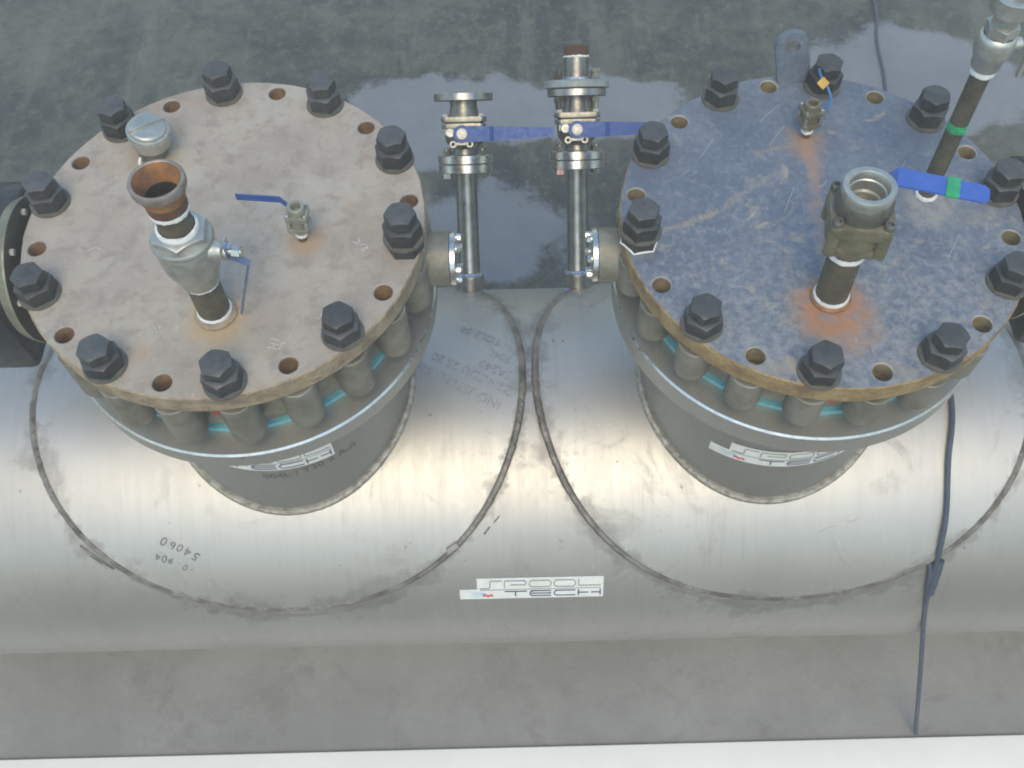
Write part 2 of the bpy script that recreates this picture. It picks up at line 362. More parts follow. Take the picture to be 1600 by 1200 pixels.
def prism(bm, pts, z0, z1, mat=Matrix.Identity(4), mi=0, bev=0.0):
    lo = [bm.verts.new(Vector((x, y, z0))) for x, y in pts]; hi = [bm.verts.new(Vector((x, y, z1))) for x, y in pts]
    n = len(pts); fs = [bm.faces.new(lo[::-1]), bm.faces.new(hi)]
    for i in range(n): fs.append(bm.faces.new((lo[i], lo[(i + 1) % n], hi[(i + 1) % n], hi[i])))
    for f in fs: f.material_index = mi
    vs = lo + hi
    if bev:
        es = list(set(fs[0].edges) | set(fs[1].edges))
        r = bmesh.ops.bevel(bm, geom=es, offset=bev, segments=2, affect='EDGES', profile=.5)
        vs = list({v for f in r['faces'] for v in f.verts} | {v for v in vs if v.is_valid})
    bmesh.ops.transform(bm, matrix=mat, verts=vs)
    return bm
def tube(bm, pts, r, seg=10, closed=False, mi=0, caps=True, rfun=None):
    pts = [Vector(q) for q in pts]; n = len(pts); rings = []
    up = None
    for i, q in enumerate(pts):
        if closed: t = pts[(i + 1) % n] - pts[i - 1]
        else: t = pts[min(i + 1, n - 1)] - pts[max(i - 1, 0)]
        t.normalize()
        if up is None: up = t.orthogonal().normalized()
        up = (up - t * up.dot(t)).normalized(); s = t.cross(up)
        rr = r if rfun is None else rfun(i)
        rings.append([bm.verts.new(q + rr * (up * cos(2 * PI * k / seg) + s * sin(2 * PI * k / seg))) for k in range(seg)])
    rng = range(n if closed else n - 1)
    if closed:
        # match last ring to first with the smallest twist
        a, b = rings[-1], rings[0]; off = min(range(seg), key=lambda o: sum((a[k].co - b[(k + o) % seg].co).length for k in range(seg)))
    for i in rng:
        a, b = rings[i], rings[(i + 1) % n]; o = off if (closed and i == n - 1) else 0
        for k in range(seg):
            f = bm.faces.new((a[k], a[(k + 1) % seg], b[(k + 1 + o) % seg], b[(k + o) % seg])); f.material_index = mi
    if not closed and caps: bm.faces.new(rings[0][::-1]).material_index = mi; bm.faces.new(rings[-1]).material_index = mi
    return bm
def spline(pts, n=8):
    pts = [Vector(p) for p in pts]; out = []
    P = [2 * pts[0] - pts[1]] + pts + [2 * pts[-1] - pts[-2]]
    for i in range(1, len(P) - 2):
        for k in range(n):
            t = k / n; a, b, c, d = P[i - 1:i + 3]
            out.append(.5 * ((2 * b) + (c - a) * t + (2 * a - 5 * b + 4 * c - d) * t * t + (3 * b - a - 3 * c + d) * t ** 3))
    out.append(pts[-1]); return out
def ribbon(bm, pts, w, fn, mi=0, step=.012):
    """flat stroke of width w along a 2D polyline, laid onto a surface by fn(x,y)->Vector"""
    P = []
    for a, b in zip(pts, pts[1:]):
        a = Vector(a); b = Vector(b); n = max(1, int((b - a).length / step))
        P += [a.lerp(b, i / n) for i in range(n)]
    P.append(Vector(pts[-1])); L, Rr = [], []
    for i, q in enumerate(P):
        t1 = (P[i] - P[i - 1]).normalized() if i else (P[1] - P[0]).normalized()
        t2 = (P[i + 1] - P[i]).normalized() if i < len(P) - 1 else t1
        t = (t1 + t2); t = t.normalized() if t.length > 1e-6 else t1
        nn = Vector((-t.y, t.x)); sc = 1 / max(.5, nn.dot(Vector((-t1.y, t1.x))))
        L.append(bm.verts.new(fn(*(q + nn * w / 2 * sc)))); Rr.append(bm.verts.new(fn(*(q - nn * w / 2 * sc))))
    for i in range(len(P) - 1): bm.faces.new((Rr[i], Rr[i + 1], L[i + 1], L[i])).material_index = mi
def patch(bm, x0, x1, y0, y1, fn, nx, ny=1, mi=0):
    g = [[bm.verts.new(fn(x0 + (x1 - x0) * i / nx, y0 + (y1 - y0) * j / ny)) for j in range(ny + 1)] for i in range(nx + 1)]
    for i in range(nx):
        for j in range(ny): bm.faces.new((g[i][j], g[i + 1][j], g[i + 1][j + 1], g[i][j + 1])).material_index = mi
def text_bm(bm, body, size, fn, ox, oy, rot, mi=0):
    """a line of lettering laid onto a surface: text plane (metres) -> fn"""
    cu = bpy.data.curves.new('lettering', 'FONT'); cu.body = body; cu.size = size; cu.resolution_u = 3
    o = bpy.data.objects.new('lettering', cu); COL.objects.link(o)
    dg = bpy.context.evaluated_depsgraph_get(); dg.update()
    me = bpy.data.meshes.new_from_object(o.evaluated_get(dg))
    c, s = cos(rot), sin(rot)
    vs = [bm.verts.new(fn(ox + v.co.x * c - v.co.y * s, oy + v.co.x * s + v.co.y * c)) for v in me.vertices]
    for pl in me.polygons:
        try: bm.faces.new([vs[i] for i in pl.vertices]).material_index = mi
        except ValueError: pass
    bpy.data.objects.remove(o); bpy.data.curves.remove(cu); bpy.data.meshes.remove(me)
def T(x=0, y=0, z=0): return Matrix.Translation((x, y, z))
def RX(a): return Matrix.Rotation(R_(a), 4, 'X')
def RY(a): return Matrix.Rotation(R_(a), 4, 'Y')
def RZ(a): return Matrix.Rotation(R_(a), 4, 'Z')

# ------------------------------------------------------------------ setting
D = .6039; PY, PZ, PR = .0185, -1.187, .5335          # lid spacing, pipe axis, pipe radius
FZ = PZ - PR - .002
bm = bmesh.new()
g = 30
vs_ = [[bm.verts.new((-40 + 80 * i / g, -40 + 80 * j / g, FZ)) for j in range(g + 1)] for i in range(g + 1)]
for i in range(g):
    for j in range(g): bm.faces.new((vs_[i][j], vs_[i + 1][j], vs_[i + 1][j + 1], vs_[i][j + 1]))
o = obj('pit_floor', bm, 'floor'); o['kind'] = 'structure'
bm = bmesh.new()
box(bm, (-9, -.24, FZ + .001), (9, 0, FZ + .014), T(0, -.722, 0) @ RZ(.18), .005)
o = obj('white_kerb', bm, 'white_kerb'); o['kind'] = 'structure'

# thin haze volume added over the whole scene to lift its dark tones
k = NT('veil_haze'); k.n.remove(k.p)
pv = k.n.new('ShaderNodeVolumePrincipled'); pv.inputs['Color'].default_value = (1, .97, .90, 1); pv.inputs['Density'].default_value = .036; pv.inputs['Anisotropy'].default_value = 0.0
k.l.new(pv.outputs[0], k.n['Material Output'].inputs['Volume']); M['veil_haze'] = k.m
bm = bmesh.new(); box(bm, (-42, -42, FZ - 1), (42, 42, 1.75)); o = obj('haze', bm, 'veil_haze'); o['kind'] = 'stuff'; o['label'] = 'thin pale haze added to veil the dark tones'
# ------------------------------------------------------------------ header pipe
def on_pipe(x, arc, off=0.0):
    """arc = signed distance round the pipe from its crown, negative towards the camera"""
    t = arc / PR; r = PR + off
    return Vector((x, PY + r * sin(t), PZ + r * cos(t)))
header = thing('header_pipe', 'large horizontal stainless steel pipe with two capped branches lying across the pit', 'pipe', (0, 0, 0))
bm = bmesh.new()
lathe(bm, [(0, -5), (PR, -5), (PR, -2.0), (PR, 0), (PR, 2.0), (PR, 5), (0, 5)], 160, T(0, PY, PZ) @ RY(90))
obj('pipe_shell', bm, 'pipe', header)
PADR, PADT = .626, .011
for side, s, PADX in (('left', -1, .641), ('right', 1, .659)):
    bm = bmesh.new(); nr, na = 14, 120; rings = []
    for i in range(nr + 1):
        rr = .18 + (PADR - .18) * i / nr
        rings.append([bm.verts.new(on_pipe(s * PADX + rr * cos(2 * PI * k / na), rr * 1.012 * sin(2 * PI * k / na), PADT)) for k in range(na)])
    rings.append([bm.verts.new(on_pipe(s * PADX + (PADR + .001) * cos(2 * PI * k / na), (PADR + .001) * 1.012 * sin(2 * PI * k / na), -.002)) for k in range(na)])
    for a, b in zip(rings, rings[1:]):
        for k in range(na): bm.faces.new((a[k], a[(k + 1) % na], b[(k + 1) % na], b[k]))
    pad = obj('reinforcing_pad', bm, 'pad', header)
    # fillet weld round the pad
    bm = bmesh.new(); n = 360; random.seed(3)
    ph = [random.uniform(.8, 1.2) for _ in range(n)]
    pts = [on_pipe(s * PADX + (PADR + .006 + .0012 * (ph[k] - 1) * 4) * cos(2 * PI * k / n), (PADR + .006) * 1.012 * sin(2 * PI * k / n), .004) for k in range(n)]
    tube(bm, pts, .008, 8, True, rfun=lambda i: .0108 * (.80 + .2 * ph[i]))
    obj('weld_bead', bm, 'weld_dark', pad)
    fn = lambda x, y, s=s: on_pipe(s * PADX + x, y, PADT + .0012)
    if s < 0:
        # faded mill stencil, upside down and slanting, and a hand-written number
        bm = bmesh.new(); f2 = lambda x, y: on_pipe(x, y, PADT + .0012)
        ro = R_(180 + 30 - 60 + 1)  # reads from lower right up to the upper left
        ro = R_(151)
        for body, x, y, h in (('INDUSTEEL  S2E', -.060, -.082, .036), ('Z2NCDU 25.20', -.030, -.045, .036), ('SA240', -.030, -.002, .036), ('904L', -.030, .045, .034), ('TOLE 08', -.055, .105, .034)):
            text_bm(bm, body, h, f2, x, y, ro)
        obj('stencil_lettering', bm, 'stencil', pad)
        bm = bmesh.new()
        random.seed(2)
        for body, x, y, h, adv in (('54060', -.842, -.452, .031, .0215), ('-0.904', -.862, -.494, .027, .0185)):
            for i, chh in enumerate(body):
                text_bm(bm, chh, h * random.uniform(.85, 1.12), f2, x - i * adv * cos(R_(29)) + random.uniform(-.002, .002), y + i * adv * sin(R_(29)) + random.uniform(-.004, .004), R_(151 + random.uniform(-14, 14)))
        obj('written_number', bm, 'marker', pad)
        bm = bmesh.new(); c0 = on_pipe(-.196, -.447, .012)
        box(bm, (-.017, -.007, -.010), (.017, .007, .012), T(*c0) @ RX(48) @ RZ(35), .002); obj('weld_clip', bm, 'hole_rim', pad)
    else:
        bm = bmesh.new(); f2 = lambda x, y: on_pipe(x, y, PADT + .0012)
        for pl in (((.735, -.435), (.765, -.418), (.785, -.42)), ((.765, -.415), (.775, -.445), (.795, -.47)), ((.79, -.40), (.815, -.408), (.835, -.395))):
            ribbon(bm, pl, .004, f2)
        obj('chalk_mark', bm, 'chalk', pad)
        for x, y in ((.077, .098), (.102, .096)):
            bm = bmesh.new(); ribbon(bm, ((x - .003, y), (x + .003, y + .001)), .005, f2); obj('dark_spot', bm, 'marker', pad)

f3 = lambda x, y: on_pipe(x, y, .0012)
for pl, wd in ((((-1.150, -.425), (-1.114, -.462), (-1.074, -.496)), .007), (((-1.128, -.451), (-1.098, -.478)), .012), (((.705, -.651), (.79, -.607), (.88, -.552)), .004), (((.755, -.628), (.80, -.604)), .006), (((-.10, -.40), (-.115, -.42)), .005), (((-.075, -.372), (-.09, -.39)), .004)):
    bm = bmesh.new(); ribbon(bm, pl, wd, f3); obj('scuff_mark', bm, 'weld_dark', header, norm=False)
# nozzles, their flanges and stickers
NR = .305
FT = {-1: -.235, 1: -.222}; FB = -.283
LEN_S, H_S = .377, .0735
def letters(bm, F, w):
    """the wordmark on the label; F(x,y) takes label units 0..1390 x 0..200"""
    def rr(x0, x1, y0, y1, r):
        pts = []
        for cx, cy, a0 in ((x1 - r, y1 - r, 0), (x0 + r, y1 - r, 90), (x0 + r, y0 + r, 180), (x1 - r, y0 + r, 270)):
            pts += [(cx + r * cos(R_(a0 + k * 15)), cy + r * sin(R_(a0 + k * 15))) for k in range(7)]
        return pts + [pts[0]]
    def arc(cx, cy, r, a0, a1): return [(cx + r * cos(R_(a0 + (a1 - a0) * k / 6)), cy + r * sin(R_(a0 + (a1 - a0) * k / 6))) for k in range(7)]
    G = 2; N = 1
    st = lambda pts, mi, ww=1: ribbon(bm, pts, w * ww, F, mi, 40)
    st([(195, 105), (275, 105)] + arc(280, 120, 15, -90, 0) + arc(310, 158, 15, 180, 90) + [(410, 173)], G)
    st([(435, 108)] + arc(450, 158, 15, 180, 90) + [(625, 173)] + arc(625, 154, 19, 90, -90) + [(490, 135)], G)
    st(rr(675, 885, 112, 173, 30), G); st(rr(915, 1120, 112, 173, 30), G)
    st([(1150, 180)] + arc(1162, 130, 12, 180, 270) + [(1365, 118)], G)
    st([(195, 90), (1120, 93), (1370, 93)], G, .7)
    st([(435, 72), (650, 72)], N, 1.25); st([(540, 72), (540, 24)], N, 1.4)
    st([(885, 74), (705, 74)] + arc(705, 49, 25, 90, 270) + [(885, 24)], N, 1.2); st([(690, 49), (885, 49)], N, 1.2)
    st([(1120, 74), (940, 74)] + arc(940, 49, 25, 90, 270) + [(1120, 24)], N, 1.2)
    st([(1150, 80), (1150, 20)], N, 1.4); st([(1150, 49), (1245, 49)], N, 1.2); st([(1272, 49), (1360, 49)], N, 1.2); st([(1360, 80), (1360, 20)], N, 1.4)
    # small print at the left end
    st([(85, 76), (230, 66), (235, 58), (120, 56)], 4, .9); st([(110, 45), (150, 20), (200, 28), (215, 46), (130, 40)], 4, 1.4)
    st([(215, 56), (245, 50)], 5, 1.8); st([(222, 30), (255, 40), (270, 26), (300, 38), (322, 28)], 3, 2.2)
def sticker(fn, parent, label=None):
    bm = bmesh.new(); F0 = lambda x, y: fn(x, y, .0012); F1 = lambda x, y: fn(x, y, .0020)
    patch(bm, 0, 170, 0, 98, F0, 8, 1); patch(bm, 170, 1390, 0, 200, F0, 48, 2)
    letters(bm, F1, 9)
    o = obj('sticker', bm, ['sticker', 'ink', 'ink_grey', 'ink_red', 'ink_sky', 'ink_blue'], parent, norm=False)
    if label: o['label'] = label
    return o
def cyl_pt(cx, r, ang, z): return Vector((cx + r * cos(ang), r * sin(ang), z))
for s in (-1, 1):
    cx = s * D
    bm = bmesh.new()
    lathe(bm, [(NR, -1.0), (NR, FB + .0005), (NR - .02, FB + .0005), (NR - .02, -1.0)], 128, T(cx, 0, 0), close=True)
    noz = obj('nozzle', bm, 'nozzle', header)
    # weld where the nozzle meets the pad
    bm = bmesh.new(); n = 300; random.seed(11 + s); pts = []; ph = []
    for k in range(n):
        a = 2 * PI * k / n; rr = NR + .005
        x, y = rr * cos(a), rr * sin(a)
        pts.append(Vector((cx + x, y, PZ + math.sqrt((PR + PADT) ** 2 - (y - PY) ** 2) + .003))); ph.append(random.uniform(.75, 1.25))
    tube(bm, pts, .009, 8, True, rfun=lambda i: .0105 * (.88 + .12 * ph[i]))
    obj('weld_bead', bm, 'weld', noz)
    a0, zb = ((R_(-131), -.518) if s < 0 else (R_(-124.5), -.5605))
    sticker(lambda x, y, off, cx=cx, a0=a0, zb=zb: cyl_pt(cx, NR + off, a0 + x / 1390 * LEN_S / NR, zb + y / 200 * H_S), noz)
    if s < 0:
        bm = bmesh.new(); f2 = lambda x, y, cx=cx: cyl_pt(cx, NR + .0014, R_(-90) + x / NR, y)
        text_bm(bm, '904L / Y30 x Aut', .034, f2, -.02, -.565, R_(7))
        obj('written_number', bm, 'olive_ink', noz)
    bm = bmesh.new(); ft = FT[s]
    lathe(bm, [(NR + .001, FB), (.404, FB), (.4065, FB + .003), (.4065, ft - .0045), (.4025, ft), (.20, ft), (.20, FB)], 160, T(cx, 0, 0), close=True)
    for f in bm.faces:
        c = f.calc_center_median(); r = math.hypot(c.x - cx, c.y)
        if .4027 < r < .4064 and c.z > ft - .0044: f.material_index = 1
    obj('nozzle_flange', bm, ['flange', 'edge'], header, ang=20)
sticker(lambda x, y, off: on_pipe(-.186 + .377 * x / 1390, -.6255 + .0735 * y / 200 - .0000, off), header, 'white wordmark sticker on the pipe between the branches')

# ------------------------------------------------------------------ lug butterfly valves between flange and lid
HA = {-1: 7.6127, 1: 25.6168}; LZ = {-1: 0.0, 1: -.021}; LT = .047
for s in (-1, 1):
    cx = s * D; top = LZ[s] - LT; ft = FT[s]
    v = thing('butterfly_valve', ('lug body butterfly valve under the brown lid, with black gearbox at its left' if s < 0 else 'lug body butterfly valve under the slate blue lid, red tab below its rim'), 'valve', (cx, 0, ft), group='lug valves on the two branches')
    z = lambda q: q - ft
    bm = bmesh.new()
    lathe(bm, [(.25, z(top)), (.338, z(top)), (.341, z(top) - .004), (.341, .018), (.336, .012), (.25, .012)], 128, close=True)
    obj('body', bm, 'cast', v)
    bm = bmesh.new(); lathe(bm, [(.25, .0005), (.350, .0005), (.350, .0115), (.25, .0115)], 128, close=True); obj('gasket', bm, 'blue_gasket', v)
    # twenty lugs
    me0 = None
    for k in range(20):
        a = R_(HA[s] + 18 * k)
        if me0 is None:
            bm = bmesh.new(); h0 = .046; h1 = z(top) - .010
            lathe(bm, [(0, h1 - .07), (.0185, h1 - .07), (.0185, h1 - .001), (.020, h1), (.0345, h1), (.0365, h1 - .002), (.0365, h0 + .014), (.034, h0 + .005), (.027, h0), (0, h0)], 32)
            # web joining the lug to the body
            box(bm, (-.045, -.029, h0 + .012), (-.024, .029, h1 - .003))
            l = obj('lug', bm, 'cast', v); me0 = l.data
        else:
            l = bpy.data.objects.new('lug', me0); COL.objects.link(l); l.parent = v
        l.location = (.3745 * cos(a), .3745 * sin(a), 0); l.rotation_euler = (0, 0, a)
    # neck for the lower stem, facing the other valve
    zc = z(-.131); nk = T(0, 0, zc) @ RY(-s * 90)
    bm = bmesh.new(); lathe(bm, [(.058, .30), (.058, .43), (.0575, .447), (.03, .447), (.03, .30)], 64, nk, close=True); obj('neck', bm, 'cast', v)
    bm = bmesh.new(); lathe(bm, [(0, .4475), (.056, .4475), (.0575, .449), (.0575, .459), (.056, .4605), (0, .4605)], 64, nk); cp = obj('cover_plate', bm, 'bright', v)
    for k in range(6):
        a = R_(60 * k + 12); bm = bmesh.new()
        m = nk @ T(.044 * cos(a), .044 * sin(a), .4608) @ RZ(k * 23)
        lathe(bm, [(0, 0), (.0095, 0), (.0095, .002), (0, .002)], 20, m); hexnut(bm, .014, .002, .0085, m)
        obj('bolt', bm, 'bright', cp)
    # top neck, mounting flange and gearbox on the far side
    ok = T(0, 0, zc) @ RY(s * 90)
    bm = bmesh.new(); lathe(bm, [(.06, .30), (.06, .425), (.03, .425), (.03, .30)], 48, ok, close=True); obj('stem_neck', bm, 'cast', v)
    bm = bmesh.new(); lathe(bm, [(.03, .4255), (.150, .4255), (.157, .428), (.158, .432), (.150, .452), (.03, .452)], 96, ok, close=True)
    for f in bm.faces:
        c = ok.inverted() @ f.calc_center_median()
        if c.z > .4285: f.material_index = 1
    mf = obj('mounting_flange', bm, ['brownface', 'olive'], v)
    for k in range(8):
        a = R_(45 * k + 22); bm = bmesh.new(); m = ok @ T(.135 * cos(a), .135 * sin(a), .4255) @ RX(180)
        hexnut(bm, .013, 0, .008, m); obj('bolt', bm, 'white_bolt', mf)
    bm = bmesh.new(); fx = lambda a, b: (min(s * a, s * b), max(s * a, s * b))
    x0, x1 = fx(.4535, .70); box(bm, (x0, -.165, zc - .15), (x1, .11, zc + .06), bev=.022)
    lathe(bm, [(0, .4536), (.105, .4536), (.11, .458), (.11, .56), (.10, .58), (0, .58)], 48, ok @ T(0, .10, 0))
    obj('gearbox', bm, 'black', v)
    # red tab of the liner
    bm = bmesh.new(); ta = R_(-89.5 - 9 + 9) if s < 0 else R_(-88.5)
    ta = R_(-92.3) if s < 0 else R_(-90.4)
    box(bm, (.341, -.006, z(-.172 if s > 0 else -.163)), (.351, .006, z(-.138)), RZ(math.degrees(ta)), .002)
    obj('liner_tab', bm, 'red_rubber', v)

# ------------------------------------------------------------------ bolted lids
def plate_bm(hole_ang, r, br, hr, t):
    """round plate with a circle of twenty drilled holes, its edge and holes bevelled"""
    bm = bmesh.new(); n = 240; hn = 28; random.seed(5)
    ch = .003
    out = [(r * cos(2 * PI * i / n), r * sin(2 * PI * i / n)) for i in range(n)]
    def ringpts(rr): return [(rr * cos(2 * PI * i / n), rr * sin(2 * PI * i / n)) for i in range(n)]
    holes = []
    for k in range(20):
        a = R_(hole_ang + 18 * k); hx, hy = br * cos(a), br * sin(a)
        holes.append((hx, hy))
    def layer(zz, rr, hrad, flip):
        pts = [Vector(q) for q in ringpts(rr)]; edges = [(i, (i + 1) % n) for i in range(n)]
        for hx, hy in holes:
            b = len(pts); pts += [Vector((hx + hrad * cos(2 * PI * i / hn), hy + hrad * sin(2 * PI * i / hn))) for i in range(hn)]
            edges += [(b + i, b + (i + 1) % hn) for i in range(hn)]
        v2, e2, f2, ov, oe, of = delaunay_2d_cdt(pts, edges, [], 0, 1e-6)
        vv = [bm.verts.new((q.x, q.y, zz)) for q in v2]
        for f in f2:
            c = sum((v2[i] for i in f), Vector((0, 0))) / len(f)
            if any((c.x - hx) ** 2 + (c.y - hy) ** 2 < (hrad * .985) ** 2 for hx, hy in holes): continue
            bm.faces.new([vv[i] for i in (f[::-1] if flip else f)]).material_index = 0
        return vv
    # vertices keep their input order, so loops can be stitched
    A = layer(0, r - ch, hr + .0022, False); B = layer(-t, r - .001, hr, True)
    mid1 = [bm.verts.new((rr_ * cos(2 * PI * i / n), rr_ * sin(2 * PI * i / n), -ch * (.5 + .5 * random.random() + 2.2 * max(0, sin(i * .11) * sin(i * .047 + 1) * sin(i * .31)))) ) for i, rr_ in ((i, r + random.uniform(-.0007, .0007)) for i in range(n))]
    for i in range(n):
        j = (i + 1) % n
        bm.faces.new((A[i], mid1[i], mid1[j], A[j])).material_index = 1
        bm.faces.new((mid1[i], B[i], B[j], mid1[j])).material_index = 1
    for h in range(20):
        b = n + h * hn
        hx, hy = holes[h]
        m = [bm.verts.new((hx + hr * cos(2 * PI * i / hn), hy + hr * sin(2 * PI * i / hn), -.002)) for i in range(hn)]
        for i in range(hn):
            j = (i + 1) % hn
            bm.faces.new((A[b + i], A[b + j], m[j], m[i])).material_index = 3
            bm.faces.new((m[i], m[j], B[b + j], B[b + i])).material_index = 2
    return bm
# one bolt: washer, flanged nut and hexagon head above it
def bolt_meshes():
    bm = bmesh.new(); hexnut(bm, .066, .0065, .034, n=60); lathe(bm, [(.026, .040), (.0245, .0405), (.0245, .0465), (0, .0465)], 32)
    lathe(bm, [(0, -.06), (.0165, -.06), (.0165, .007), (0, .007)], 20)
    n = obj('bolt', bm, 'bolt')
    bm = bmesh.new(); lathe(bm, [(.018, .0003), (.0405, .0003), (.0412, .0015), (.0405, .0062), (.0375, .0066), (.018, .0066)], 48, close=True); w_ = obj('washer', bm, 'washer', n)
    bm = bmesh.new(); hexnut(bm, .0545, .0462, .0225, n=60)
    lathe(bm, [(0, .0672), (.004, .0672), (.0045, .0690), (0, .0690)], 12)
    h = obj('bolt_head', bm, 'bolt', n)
    return n, w_, h
bolt0, washer0, head0 = bolt_meshes()
first = True
def place_bolt(parent, x, y, rz, lift=0.0):
    global first
    if first: b = bolt0; first = False; kids = [washer0, head0]
    else:
        b = bolt0.copy(); COL.objects.link(b); kids = []
        for src in (washer0, head0):
            c = src.copy(); COL.objects.link(c); c.parent = b; kids.append(c)
    b.scale = (1, 1, random.uniform(.94, 1.07)); b.parent = parent; b.location = (x, y, lift); b.rotation_euler = (0, 0, rz)
    kids[1].rotation_euler = (0, 0, random.uniform(0, PI / 3))
    return b, kids
for s in (-1, 1):
    random.seed(21 + s)
    cx = s * D
    lid = thing('blind_flange', ('round pinkish brown bolted steel lid on the left branch' if s < 0 else 'round slate blue bolted steel lid with rust stains on the right branch'), 'pipe lid', (cx, 0, LZ[s]), group='bolted lids of the two branches')
    obj('plate', plate_bm(HA[s], .4065, .3745, .0185, LT), (['lid_l', 'lid_l_edge', 'hole_l', 'hole_rim'] if s < 0 else ['lid_r', 'lid_r_edge', 'hole_r', 'hole_rim']), lid, ang=25)
    for k in range(10):
        d = HA[s] + 18 + 36 * k; a = R_(d); x, y = .3745 * cos(a), .3745 * sin(a)
        near = (s < 0 and abs((d - 349.6 + 180) % 360 - 180) < 3) or (s > 0 and abs((d - 187.6 + 180) % 360 - 180) < 3)
        b, kids = place_bolt(lid, x, y, random.uniform(0, PI / 3), .028 if near else 0)
        if near:      # a second nut under the bolt nearest the vent pipes
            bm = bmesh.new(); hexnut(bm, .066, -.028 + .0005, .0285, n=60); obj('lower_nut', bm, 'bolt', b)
            if s > 0:
                bm = bmesh.new(); hexnut(bm, .071, -.0279, .003, n=60); obj('tape_ring', bm, 'tape', b)
            b['label'] = 'taller bolt with two stacked nuts'
    if s > 0:      # lifting lug welded to the back of the lid
        bm = bmesh.new(); pts = [(-.036, -.030), (.036, -.030)] + [(.036 * cos(R_(t)), .062 + .034 * sin(R_(t))) for t in range(12, 180, 12)]
        m = T(.001, .392, .028) @ RZ(4) @ RY(-14) @ RX(80)
        ring = [(.018 * cos(2 * PI * i / 24), .060 + .017 * sin(2 * PI * i / 24)) for i in range(24)]
        P = [Vector(q) for q in pts] + [Vector(q) for q in ring]; e = [(i, (i + 1) % len(pts)) for i in range(len(pts))] + [(len(pts) + i, len(pts) + (i + 1) % 24) for i in range(24)]
        v2, e2, f2, *_ = delaunay_2d_cdt(P, e, [], 0, 1e-6)
        lo = [bm.verts.new(m @ Vector((q.x, q.y, -.008))) for q in v2]; hi = [bm.verts.new(m @ Vector((q.x, q.y, .008))) for q in v2]
        for f in f2:
            c = sum((v2[i] for i in f), Vector((0, 0))) / len(f)
            if c.x ** 2 / .018 ** 2 + (c.y - .06) ** 2 / .017 ** 2 < .97: continue
            bm.faces.new([hi[i] for i in f]); bm.faces.new([lo[i] for i in f[::-1]])
        for a_, b_ in e: bm.faces.new((lo[a_], lo[b_], hi[b_], hi[a_]))
        obj('lifting_lug', bm, 'lid_r', lid)
    # chalk marks
    F = lambda x, y, cx=cx: Vector((x - cx, y, .0012))
    if s < 0:
        def glyph(pls, ox, oy, sc, rot):
            c, q = cos(R_(rot)), sin(R_(rot))
            bm = bmesh.new()
            for pl in pls: ribbon(bm, [(ox + sc * (x * c - y * q), oy + sc * (x * q + y * c)) for x, y in pl], .0024, F)
            obj('chalk_mark', bm, 'chalk', lid, norm=False)
        glyph([((0, 0), (.6, 0), (.9, .5), (.4, .9)), ((.9, -.1), (1.9, .9)), ((1.9, -.3), (2.5, -.2), (2.1, .2), (2.6, .5), (2.1, .8))], -.342, -.052, .014, -42)
        glyph([((0, 0), (2.0, 0)), ((0, 1), (2.0, 1.05)), ((1, 0), (1, 1)), ((2.4, .0), (2.4, 1.6)), ((2.4, 1.6), (3.2, 1.7)), ((-.2, 2), (1.6, 2))], -.484, -.298, .0095, -16)
        glyph([((0, 0), (.3, 1.2)), ((.6, .1), (1.2, .9))], -.30, .135, .016, 20)
        glyph([((0, 0), (1.4, -.3)), ((.4, -.5), (1.2, .5))], -.40, -.235, .012, 20)
        glyph([((0, 0), (1, .6), (1.8, .2))], -.87, -.06, .014, 0)
        glyph([((0, 0), (1.2, .9)), ((.9, .0), (.2, 1.0))], -.70, -.26, .011, 30)
    else:
        random.seed(4)
        for _ in range(9):
            a = random.uniform(0, 2 * PI); r = random.uniform(.05, .30); x, y = cx + r * cos(a), r * sin(a); t = random.uniform(.2, 1.2); L = random.uniform(.02, .08)
            p0 = (x, y); p1 = (x + L * cos(t) * .5, y + L * sin(t) * .5 + random.uniform(-.004, .004)); p2 = (x + L * cos(t), y + L * sin(t))
            bm = bmesh.new(); ribbon(bm, (p0, p1, p2), .0008, F); obj('scratch', bm, 'chalk', lid, norm=False)

# ------------------------------------------------------------------ fittings standing on the lids
def frame(base, top, xdir):
    """quaternion with local z along base->top and local x near xdir"""
    zz = (Vector(top) - Vector(base)).normalized(); xx = Vector(xdir); xx = (xx - zz * xx.dot(zz)).normalized(); yy = zz.cross(xx)
    return Matrix((xx, yy, zz)).transposed().to_quaternion()
def ring_tape(name, parent, r, z0, z1, mat='tape', seed=1):
    bm = bmesh.new(); lathe(bm, [(r - .004, z0), (r, z0), (r + .0012, (z0 + z1) / 2), (r, z1), (r - .004, z1)], 40, close=True)
    random.seed(seed)
    for v in bm.verts: v.co.z += random.uniform(-.0011, .0011)
    return obj(name, bm, mat, parent)
# tall riser on the left lid
B = (-.5914, -.2186, 0); Tp = (-.5895, -.2047, .36)
r1 = thing('valve_riser', 'silver ball valve on a dark pipe with open rusty socket on top, left lid', 'valve', B, frame(B, Tp, (1, -.12, 0)), group='valve risers on the lids')
bm = bmesh.new(); lathe(bm, [(.030, .0), (.040, .0), (.041, .004), (.036, .010), (.030, .012)], 48); obj('weld_boss', bm, 'lid_l_edge', r1)
ring_tape('thread_tape', r1, .0325, .010, .018, seed=2)
bm = bmesh.new(); lathe(bm, [(0, .002), (.0305, .002), (.0305, .112), (0, .112)], 48); obj('lower_pipe', bm, 'nipple', r1)
ring_tape('thread_tape', r1, .0325, .1, .108, seed=3)
bm = bmesh.new()
lathe(bm, [(.022, .106), (.0345, .106), (.0365, .110), (.0365, .124), (.040, .132), (.047, .146), (.0505, .160), (.0520, .176), (.0520, .206), (.0505, .214), (.047, .218), (.030, .218)], 64)
body = obj('valve_body', bm, 'galv', r1)
